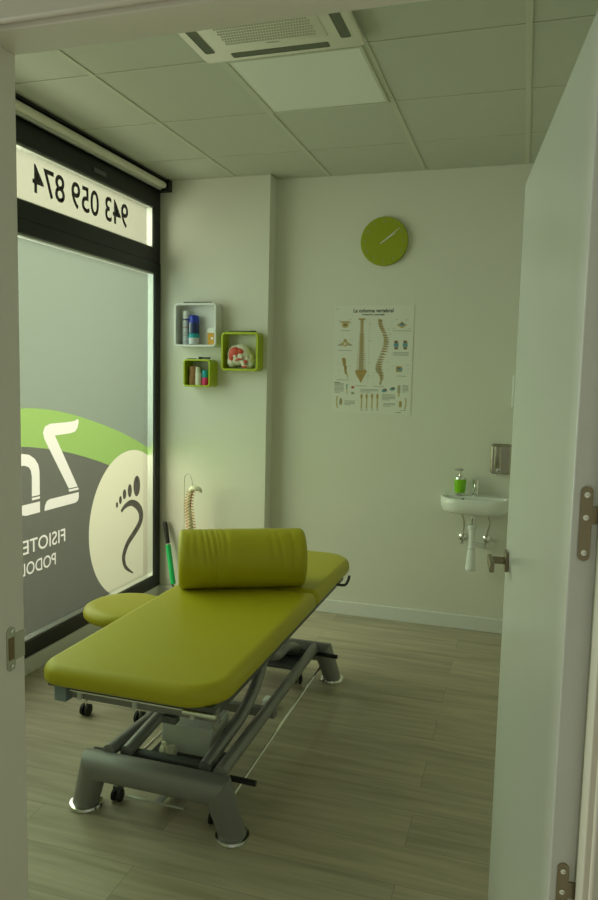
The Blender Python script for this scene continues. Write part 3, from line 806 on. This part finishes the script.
child('printed_emblem', bx(.422, .436, 4.3435, 4.345, zs0+.035, zs0+.050), 'plastw', cb)
# tape rolls
def roll(x, y, z, r, h, m, label, group='tape rolls on the small green shelf'):
    e = empty('tape_roll', (x, y, z), label=label, cat='tape roll', group=group)
    child('tape', lathe(B(), [(r*.45, z), (r-.001, z), (r, z+.001), (r, z+h-.001), (r-.001, z+h), (r*.45, z+h), (r*.45, z+h-.002)], (x, y, 0), 26), m, e)
    child('core', lathe(B(), [(r*.3, z+.001), (r*.45, z+.001), (r*.45, z+h), (r*.3, z+h)], (x, y, 0), 18), 'tapew', e)
zr = 1.4985
roll(.290, 4.350, zr, .0245, .062, 'tan', 'tan tape roll at the bottom left of the small green shelf')
roll(.293, 4.352, zr+.0625, .0245, .060, 'tan', 'tan tape roll stacked on the other tan roll')
roll(.3385, 4.340, zr, .022, .038, 'tapew', 'white tape roll at the bottom of the white stack')
roll(.339, 4.340, zr+.0385, .022, .042, 'tapew', 'white tape roll in the middle of the white stack')
roll(.334, 4.340, zr+.081, .016, .038, 'tapew', 'small white tape roll on top of the white stack')
roll(.385, 4.345, zr, .021, .049, 'pink', 'bright pink tape roll under the teal roll')
roll(.385, 4.345, zr+.0495, .021, .049, 'teal', 'teal tape roll on top of the pink roll')
# dark instruments on the shelf tops
def pen(x0, x1, y, z, r, label):
    e = empty('instrument', ((x0+x1)/2, y, z), label=label, cat='instrument')
    child('shaft', tb([(x0, y, z+r), (x1, y, z+r)], r*.7, 10), 'rubber', e)
    child('handle', tb([(x0, y, z+r), (x0+(x1-x0)*.22, y, z+r)], r, 10), 'rubber', e)
pen(.225, .425, 4.345, 2.033, .0035, 'thin black instrument lying on top of the white shelf')
pen(.735, .545, 4.345, 1.846, .004, 'thin black instrument lying on top of the skull shelf')
pen(.345, .425, 4.33, 1.668, .0075, 'thick black instrument lying on top of the small green shelf')
world_mesh('pencil', tb([(.255, 4.34, 1.671), (.32, 4.335, 1.671)], .0025, 8), 'greyd', 'short thin dark pencil on the left top of the small green shelf', 'pencil')
world_mesh('scissors', box(bx(.61, .70, 4.36, 4.366, 1.846, 1.849), .59, .69, 4.37, 4.376, 1.846, 1.849), 'steel', 'thin steel scissors lying behind the instrument on the skull shelf', 'scissors')

# skull (faces right)
def skull_fit(me):
    me.transform(Matrix.Translation((.634, 4.374, 1.6125)) @ Matrix.Diagonal((1.06, .86, 1.17, 1)) @ Matrix.Translation((-.630, -4.362, -1.611))); return me
sk = empty('skull_model', (.635, 4.36, 1.608), label='anatomical skull model with red jaw muscles in the lime shelf', cat='skull')
def blob(parts, cuts=(), vox=.0028):
    bm = B()
    for (c, s, ry) in parts:
        mt = Matrix.Translation(c) @ Matrix.Rotation(ry, 4, 'Y') @ Matrix.Diagonal((*s, 1))
        bmesh.ops.create_icosphere(bm, subdivisions=3, radius=1, matrix=mt)
    me = bpy.data.meshes.new('t'); bm.to_mesh(me); bm.free()
    o = bpy.data.objects.new('t', me); COL.objects.link(o)
    md = o.modifiers.new('r', 'REMESH'); md.mode = 'VOXEL'; md.voxel_size = vox
    sm_ = o.modifiers.new('s', 'SMOOTH'); sm_.factor = .5; sm_.iterations = 3
    cs = []
    for (c, s, ry) in cuts:
        b2 = B(); bmesh.ops.create_icosphere(b2, subdivisions=3, radius=1, matrix=Matrix.Translation(c) @ Matrix.Rotation(ry, 4, 'Y') @ Matrix.Diagonal((*s, 1)))
        m2 = bpy.data.meshes.new('c'); b2.to_mesh(m2); b2.free(); co = bpy.data.objects.new('c', m2); COL.objects.link(co); cs.append(co)
        md = o.modifiers.new('b', 'BOOLEAN'); md.operation = 'DIFFERENCE'; md.object = co; md.solver = 'EXACT'
    r = depsmesh(o, 'x'); bpy.data.objects.remove(o)
    for c in cs: bpy.data.objects.remove(c)
    r.polygons.foreach_set('use_smooth', [True]*len(r.polygons))
    return r
kx, kz = .610, 1.682
yk = 4.362
sk_me = blob([((kx-.012, yk, kz+.002), (.068, .050, .058), .15), ((kx+.018, yk, kz+.012), (.058, .045, .052), .5), ((kx-.048, yk, kz-.032), (.034, .040, .034), 0),
              ((kx+.060, yk, kz-.012), (.028, .036, .032), .3), ((kx+.068, yk, kz-.030), (.024, .026, .024), 0), ((kx+.088, yk, kz-.022), (.010, .008, .012), .4)],
             [((kx+.072, yk-.030, kz-.006), (.014, .016, .012), 0), ((kx+.072, yk+.030, kz-.006), (.014, .016, .012), 0), ((kx+.096, yk, kz-.022), (.008, .008, .011), 0)])
childmesh('cranium', skull_fit(sk_me), 'bonew', sk)
jaw = blob([((kx+.032, yk-.034, kz-.042), (.013, .007, .026), -.4), ((kx+.032, yk+.034, kz-.042), (.013, .007, .026), -.4),
            ((kx+.046, yk-.028, kz-.060), (.022, .007, .010), -.0), ((kx+.046, yk+.028, kz-.060), (.022, .007, .010), 0), ((kx+.068, yk, kz-.060), (.017, .026, .010), 0)])
childmesh('jaw', skull_fit(jaw), 'bonew', sk)
bm = B()
for i in range(7):
    a = -1.1+i*.37; cx_, cy_ = kx+.062+.026*math.cos(a), yk+.026*math.sin(a); box(bm, cx_-.003, cx_+.003, cy_-.003, cy_+.003, kz-.054, kz-.044)
mt_ = bpy.data.meshes.new('t'); bm.to_mesh(mt_); bm.free(); childmesh('teeth', skull_fit(mt_), 'plastw', sk)
mus = blob([((kx-.018, yk-.040, kz+.016), (.040, .017, .030), 0), ((kx-.040, yk-.036, kz-.002), (.021, .017, .028), 0), ((kx+.016, yk-.041, kz+.024), (.024, .013, .014), .3)], (), .002)
childmesh('temple_muscle', skull_fit(mus), 'red', sk)
m2 = blob([((kx-.014, yk-.054, kz-.006), (.011, .006, .009), 0), ((kx+.020, yk-.050, kz-.004), (.018, .006, .013), .5)], (), .0015)
childmesh('cheek_bone', skull_fit(m2), 'bonew', sk)
m3 = blob([((kx+.010, yk-.044, kz-.021), (.030, .007, .006), -.25), ((kx+.050, yk-.036, kz-.034), (.012, .006, .010), -.6), ((kx+.044, yk-.036, kz-.062), (.020, .005, .006), 0)], (), .0015)
childmesh('jaw_muscle', skull_fit(m3), 'red', sk)

# ------------------------------------------------------------------ spine model on a stand
sx_, sy_ = .345, 4.25
sn = empty('spine_model', (sx_, sy_, 0), label='hanging spine model with orange processes on a thin wire stand by the corner', cat='spine model')
pole = smoothpath([(.274, 4.27, .02), (.274, 4.27, .5), (.274, 4.27, .86), (.279, 4.268, .89), (.296, 4.262, .912), (.320, 4.256, .908), (.336, 4.252, .88), (.342, 4.25, .845), (.342, 4.25, .825)], 5)
child('stand_pole', tb(pole, .0022, 8), 'wire', sn)
child('stand_base', lathe(B(), [(.11, 0), (.11, .006), (.09, .014), (.012, .02)], (.300, 4.275, 0), 36), 'greyd', sn)
occ = blob([((.366, sy_, .824), (.038, .030, .017), .15), ((.394, sy_, .814), (.022, .018, .012), .7), ((.340, sy_, .814), (.020, .024, .015), 0)], (), .002)
childmesh('occiput', occ, 'bonew', sn)
curve = smoothpath([(.335, sy_, .802), (.328, sy_, .775), (.322, sy_, .74), (.320, sy_, .70), (.326, sy_, .65), (.332, sy_, .60), (.336, sy_, .55), (.334, sy_, .50), (.326, sy_, .45), (.322, sy_, .40), (.326, sy_, .36), (.338, sy_, .32)], 4)
def at_len(pts, d):
    for a, b in zip(pts, pts[1:]):
        l = (b-a).length
        if d <= l: return a+(b-a)*(d/l), (b-a).normalized()
        d -= l
    return pts[-1], (pts[-1]-pts[-2]).normalized()
for i in range(24):
    p, t = at_len(curve, .004+i*.0198)
    sc = 1.0+.018*i
    bm = B()
    lathe(bm, [(.0135*sc, -.0068), (.0115*sc, -.002), (.0115*sc, .002), (.0135*sc, .0068)], p, 14)
    for s in (-1, 1):
        tube(bm, [(p.x, p.y, p.z), (p.x+s*.020*sc, p.y-.004, p.z+.001)], [.0045*sc, .0028*sc], 8)
    tube(bm, [(p.x, p.y, p.z), (p.x-.004, p.y-.022*sc, p.z-.006)], [.005*sc, .0032*sc], 8)
    v = child('vertebra', bm, 'bone', sn)
    for s in (-1, 1):
        child('process_tip', tube(B(), [(p.x+s*.019*sc, p.y-.004, p.z+.001), (p.x+s*.030*sc, p.y-.006, p.z-.001)], [.0046*sc, .0030*sc], 8), 'bonetip', v)
    child('process_tip', tube(B(), [(p.x-.004, p.y-.021*sc, p.z-.006), (p.x-.005, p.y-.028*sc, p.z-.009)], [.0038*sc, .0025*sc], 8), 'bonetip', v)
child('artery', tb([(p_.x+.016, p_.y-.010, p_.z) for p_ in curve[:14]], .0022, 8), 'redd', sn)
pel = blob([((.345, sy_, .285), (.030, .020, .040), .2), ((.358, sy_+.0, .25), (.016, .012, .025), -.3)], (), .003)
childmesh('sacrum', pel, 'bone', sn)

# ------------------------------------------------------------------ green rod in the corner
g0 = Vector((.195, 4.315, .0)); g1_ = Vector((.072, 4.385, .552)); gd = (g1_-g0); gl_ = gd.length
gp = lambda t: g0+gd*t
gn = empty('exercise_rod', g0, label='slim green rod with a black grip leaning in the corner by the window', cat='rod')
child('grip', tb([gp(.735), gp(.75), gp(.97), gp(1)], [.014, .0155, .0165, .012], 14), 'rubber', gn)
child('collar', tb([gp(.722), gp(.737)], .0145, 14), 'chrome', gn)
child('sleeve', tb([gp(.245), gp(.25), gp(.72), gp(.724)], [.015, .0175, .0175, .014], 16), 'green', gn)
child('collar', tb([gp(.225), gp(.247)], .012, 14), 'chrome', gn)
child('lower_shaft', tb([gp(.012), gp(.23)], .009, 12), 'rubber', gn)

# ------------------------------------------------------------------ sink
si = empty('washbasin', (2.142, YB, .87), label='small white ceramic washbasin on the back wall', cat='washbasin')
bm = B()
def dsh(inset, z, front=0.):
    o = rrect(1.938, 2.350, 4.268, YB, [.13, .004, .004, .13], 10, 0)
    cx_, cy_ = 2.144, 4.42
    out = []
    for x, y in rrect(1.938+inset, 2.350-inset, 4.268+inset+front, YB if inset < .012 else YB-.11, [max(.13-inset*.6, .02), .02 if inset > .012 else .004, .02 if inset > .012 else .004, max(.13-inset*.6, .02)], 10, 0): out.append((x, y, z))
    return out
rings = [dsh(.085, .775, .03), dsh(.03, .778, .0), dsh(.008, .790), dsh(.002, .815), dsh(.0, .862), dsh(.004, .869), dsh(.0115, .870), dsh(.022, .868), dsh(.030, .855), dsh(.045, .825), dsh(.075, .806), dsh(.10, .802)]
loft(bm, rings)
child('basin', bm, 'ceramic', si, smooth=50)
child('overflow_hole', lathe(B(), [(.009, 0), (.009, -.003)], (2.068, 4.4225, .846), 16, 'y'), 'ink', si)
child('drain', lathe(B(), [(.02, .8015), (.02, .804), (.015, .805)], (2.14, 4.375, 0), 20), 'chrome', si)
child('outlet_cone', lathe(B(), [(.018, .742), (.024, .752), (.045, .776)], (2.137, 4.42, 0), 24), 'ceramic', si)
tx, ty = 2.134, 4.42
child('tailpiece', lathe(B(), [(.014, .68), (.014, .745)], (tx, ty, 0), 18), 'chrome', si)
child('trap', lathe(B(), [(.010, .408), (.026, .411), (.031, .418), (.032, .432), (.029, .442), (.028, .47), (.022, .53), (.019, .545), (.022, .55), (.022, .557), (.0185, .561), (.018, .63), (.0205, .66), (.024, .668), (.026, .672), (.026, .688), (.021, .692)], (tx-.002, ty, 0), 28), 'plastw', si)
child('waste_pipe', tb([(tx, ty, .575), (tx+.03, ty+.03, .570), (tx+.06, YB-.002, .545)], .015, 14), 'plastw', si)
for x, xt in ((2.068, 2.062), (2.213, 2.218)):
    v = child('angle_valve', lathe(B(), [(.022, YB-.003), (.023, YB-.006), (.012, YB-.012), (.009, YB-.03), (.013, YB-.032), (.016, YB-.04), (.016, YB-.055), (.010, YB-.058)], (x, 0, .593), 18, 'y'), 'chrome', si)
    child('valve_knob', lathe(B(), [(.006, .577), (.012, .572), (.013, .560), (.008, .556)], (x+.004, YB-.045, 0), 14), 'chrome', v)
    child('supply_hose', tb(smoothpath([(x, YB-.04, .607), (x+.008, YB-.04, .65), (xt+.014, YB-.05, .70), (xt+.004, YB-.06, .74), (xt-.006, YB-.07, .778)], 4), .0055, 10), 'steel', si)
fa = empty('faucet', (2.138, 4.50, .87), label='chrome mixer tap standing on the washbasin', cat='faucet')
child('tap_body', lathe(B(), [(.022, .870), (.022, .876), (.019, .880), (.019, .940), (.017, .944)], (2.138, 4.475, 0), 24), 'chrome', fa)
child('spout', tb([(2.138, 4.47, .915), (2.138, 4.42, .918), (2.138, 4.375, .912), (2.138, 4.370, .902)], [.013, .012, .011, .010], 14), 'chrome', fa)
child('tap_lever', tb([(2.138, 4.475, .940), (2.138, 4.475, .968)], .022, 20), 'chrome', fa)
child('tap_lever', tb([(2.138, 4.475, .962), (2.138, 4.40, .978)], [.008, .006], 12), 'chrome', fa)
ds = empty('soap_dispenser', (2.043, 4.49, .87), label='lime green pump soap bottle standing on the washbasin', cat='soap dispenser')
child('bottle_base', lathe(B(), [(.026, .8705), (.030, .872), (.030, .884)], (2.045, 4.455, 0), 28), 'chrome', ds)
child('bottle_body', lathe(B(), [(.030, .884), (.033, .890), (.037, .955), (.036, .968), (.030, .970)], (2.045, 4.455, 0), 28), 'limeg', ds)
child('bottle_collar', lathe(B(), [(.036, .968), (.034, .979), (.020, .983), (.013, .985), (.012, .998), (.005, 1.0), (.005, 1.020)], (2.045, 4.455, 0), 24), 'chrome', ds)
child('pump_head', tb([(2.060, 4.455, 1.024), (2.043, 4.455, 1.026), (2.010, 4.450, 1.022)], [.006, .008, .004], 10), 'chrome', ds)
# steel wall dispenser
wd = empty('wall_soap_dispenser', (2.277, YB, 1.0), label='stainless steel soap dispenser fixed to the wall above the washbasin', cat='soap dispenser')
bm = B(); loft(bm, [[(x, y, z) for x, z in rrect(2.215, 2.339, 1.003, 1.187, .018, 6, i)] for y, i in ((YB-.001, 0), (YB-.010, 0), (YB-.012, .002))])
child('back_plate', bm, 'bronze', wd)
bm = B(); loft(bm, [[(x, y, z) for x, z in rrect(2.219, 2.335, 1.007, 1.183, .016, 6, i)] for y, i in ((YB-.012, 0), (YB-.050, 0), (YB-.058, .008))])
child('dispenser_body', bm, 'steel', wd)
bm = B(); loft(bm, [[(x, y, z) for x, z in rrect(2.238, 2.278, 1.03, 1.176, .008, 5, i)] for y, i in ((YB-.057, 0), (YB-.064, .002), (YB-.066, .006))])
child('sight_panel', bm, 'steel', wd)
child('push_button', lathe(B(), [(.016, YB-.058), (.016, YB-.075), (.010, YB-.082), (.002, YB-.083)], (2.266, 0, 1.032), 20, 'y'), 'chrome', wd)
child('spout_nozzle', lathe(B(), [(.009, 1.0), (.011, 1.012)], (2.266, YB-.068, 0), 14), 'chrome', wd)
# white unit mostly hidden behind the door
pt = empty('paper_dispenser', (2.45, YB, 1.43), label='white wall-mounted unit almost hidden behind the door edge', cat='dispenser')
child('dispenser_case', bx(2.322, 2.60, YB-.06, YB-.001, 1.410, 1.610), 'white', pt, bevel=.008)
child('paper_slot', bx(2.36, 2.585, YB-.045, YB-.02, 1.408, 1.4115), 'ink', pt)

# ------------------------------------------------------------------ camera
f = 717.7; yaw, pitch, roll_ = .3015, -.1005, -.0229
Rz = Matrix.Rotation(yaw, 3, 'Z'); Rx = Matrix.Rotation(pitch, 3, 'X'); Ry = Matrix.Rotation(roll_, 3, 'Y')
Rm = Rz @ Rx @ Ry
right, fwd, up = Rm.col[0], Rm.col[1], Rm.col[2]
cam = bpy.data.cameras.new('camera'); co = bpy.data.objects.new('camera', cam); COL.objects.link(co)
cam.sensor_fit = 'VERTICAL'; cam.sensor_height = 36; cam.sensor_width = 24; cam.lens = f*36/900; cam.clip_start = .02
mw = Matrix.Identity(4)
for i in range(3):
    mw[i][0] = right[i]; mw[i][1] = up[i]; mw[i][2] = -fwd[i]
mw[0][3], mw[1][3], mw[2][3] = 2.392, 0, 1.562
co.matrix_world = mw
S.camera = co

# ------------------------------------------------------------------ light
w = bpy.data.worlds.new('world'); S.world = w; w.use_nodes = True
bg = w.node_tree.nodes['Background']; bg.inputs[0].default_value = (.90, .95, .72, 1); bg.inputs[1].default_value = .28
def area(name, loc, rot, sx, sy, e, col, spread=PI):
    l = bpy.data.lights.new(name, 'AREA'); l.shape = 'RECTANGLE'; l.size = sx; l.size_y = sy; l.energy = e; l.color = col; l.spread = spread
    o = bpy.data.objects.new(name, l); COL.objects.link(o); o.location = loc; o.rotation_euler = rot; return o
# daylight outside the frosted window, street side
area('street_daylight', (-1.5, 2.6, 2.75), (0, math.radians(-90), 0), 3.8, 4.4, 490, (.965, 1.0, .87))
S.view_settings.view_transform = 'Standard'; S.view_settings.look = 'None'; S.view_settings.gamma = 1; S.view_settings.exposure = 0
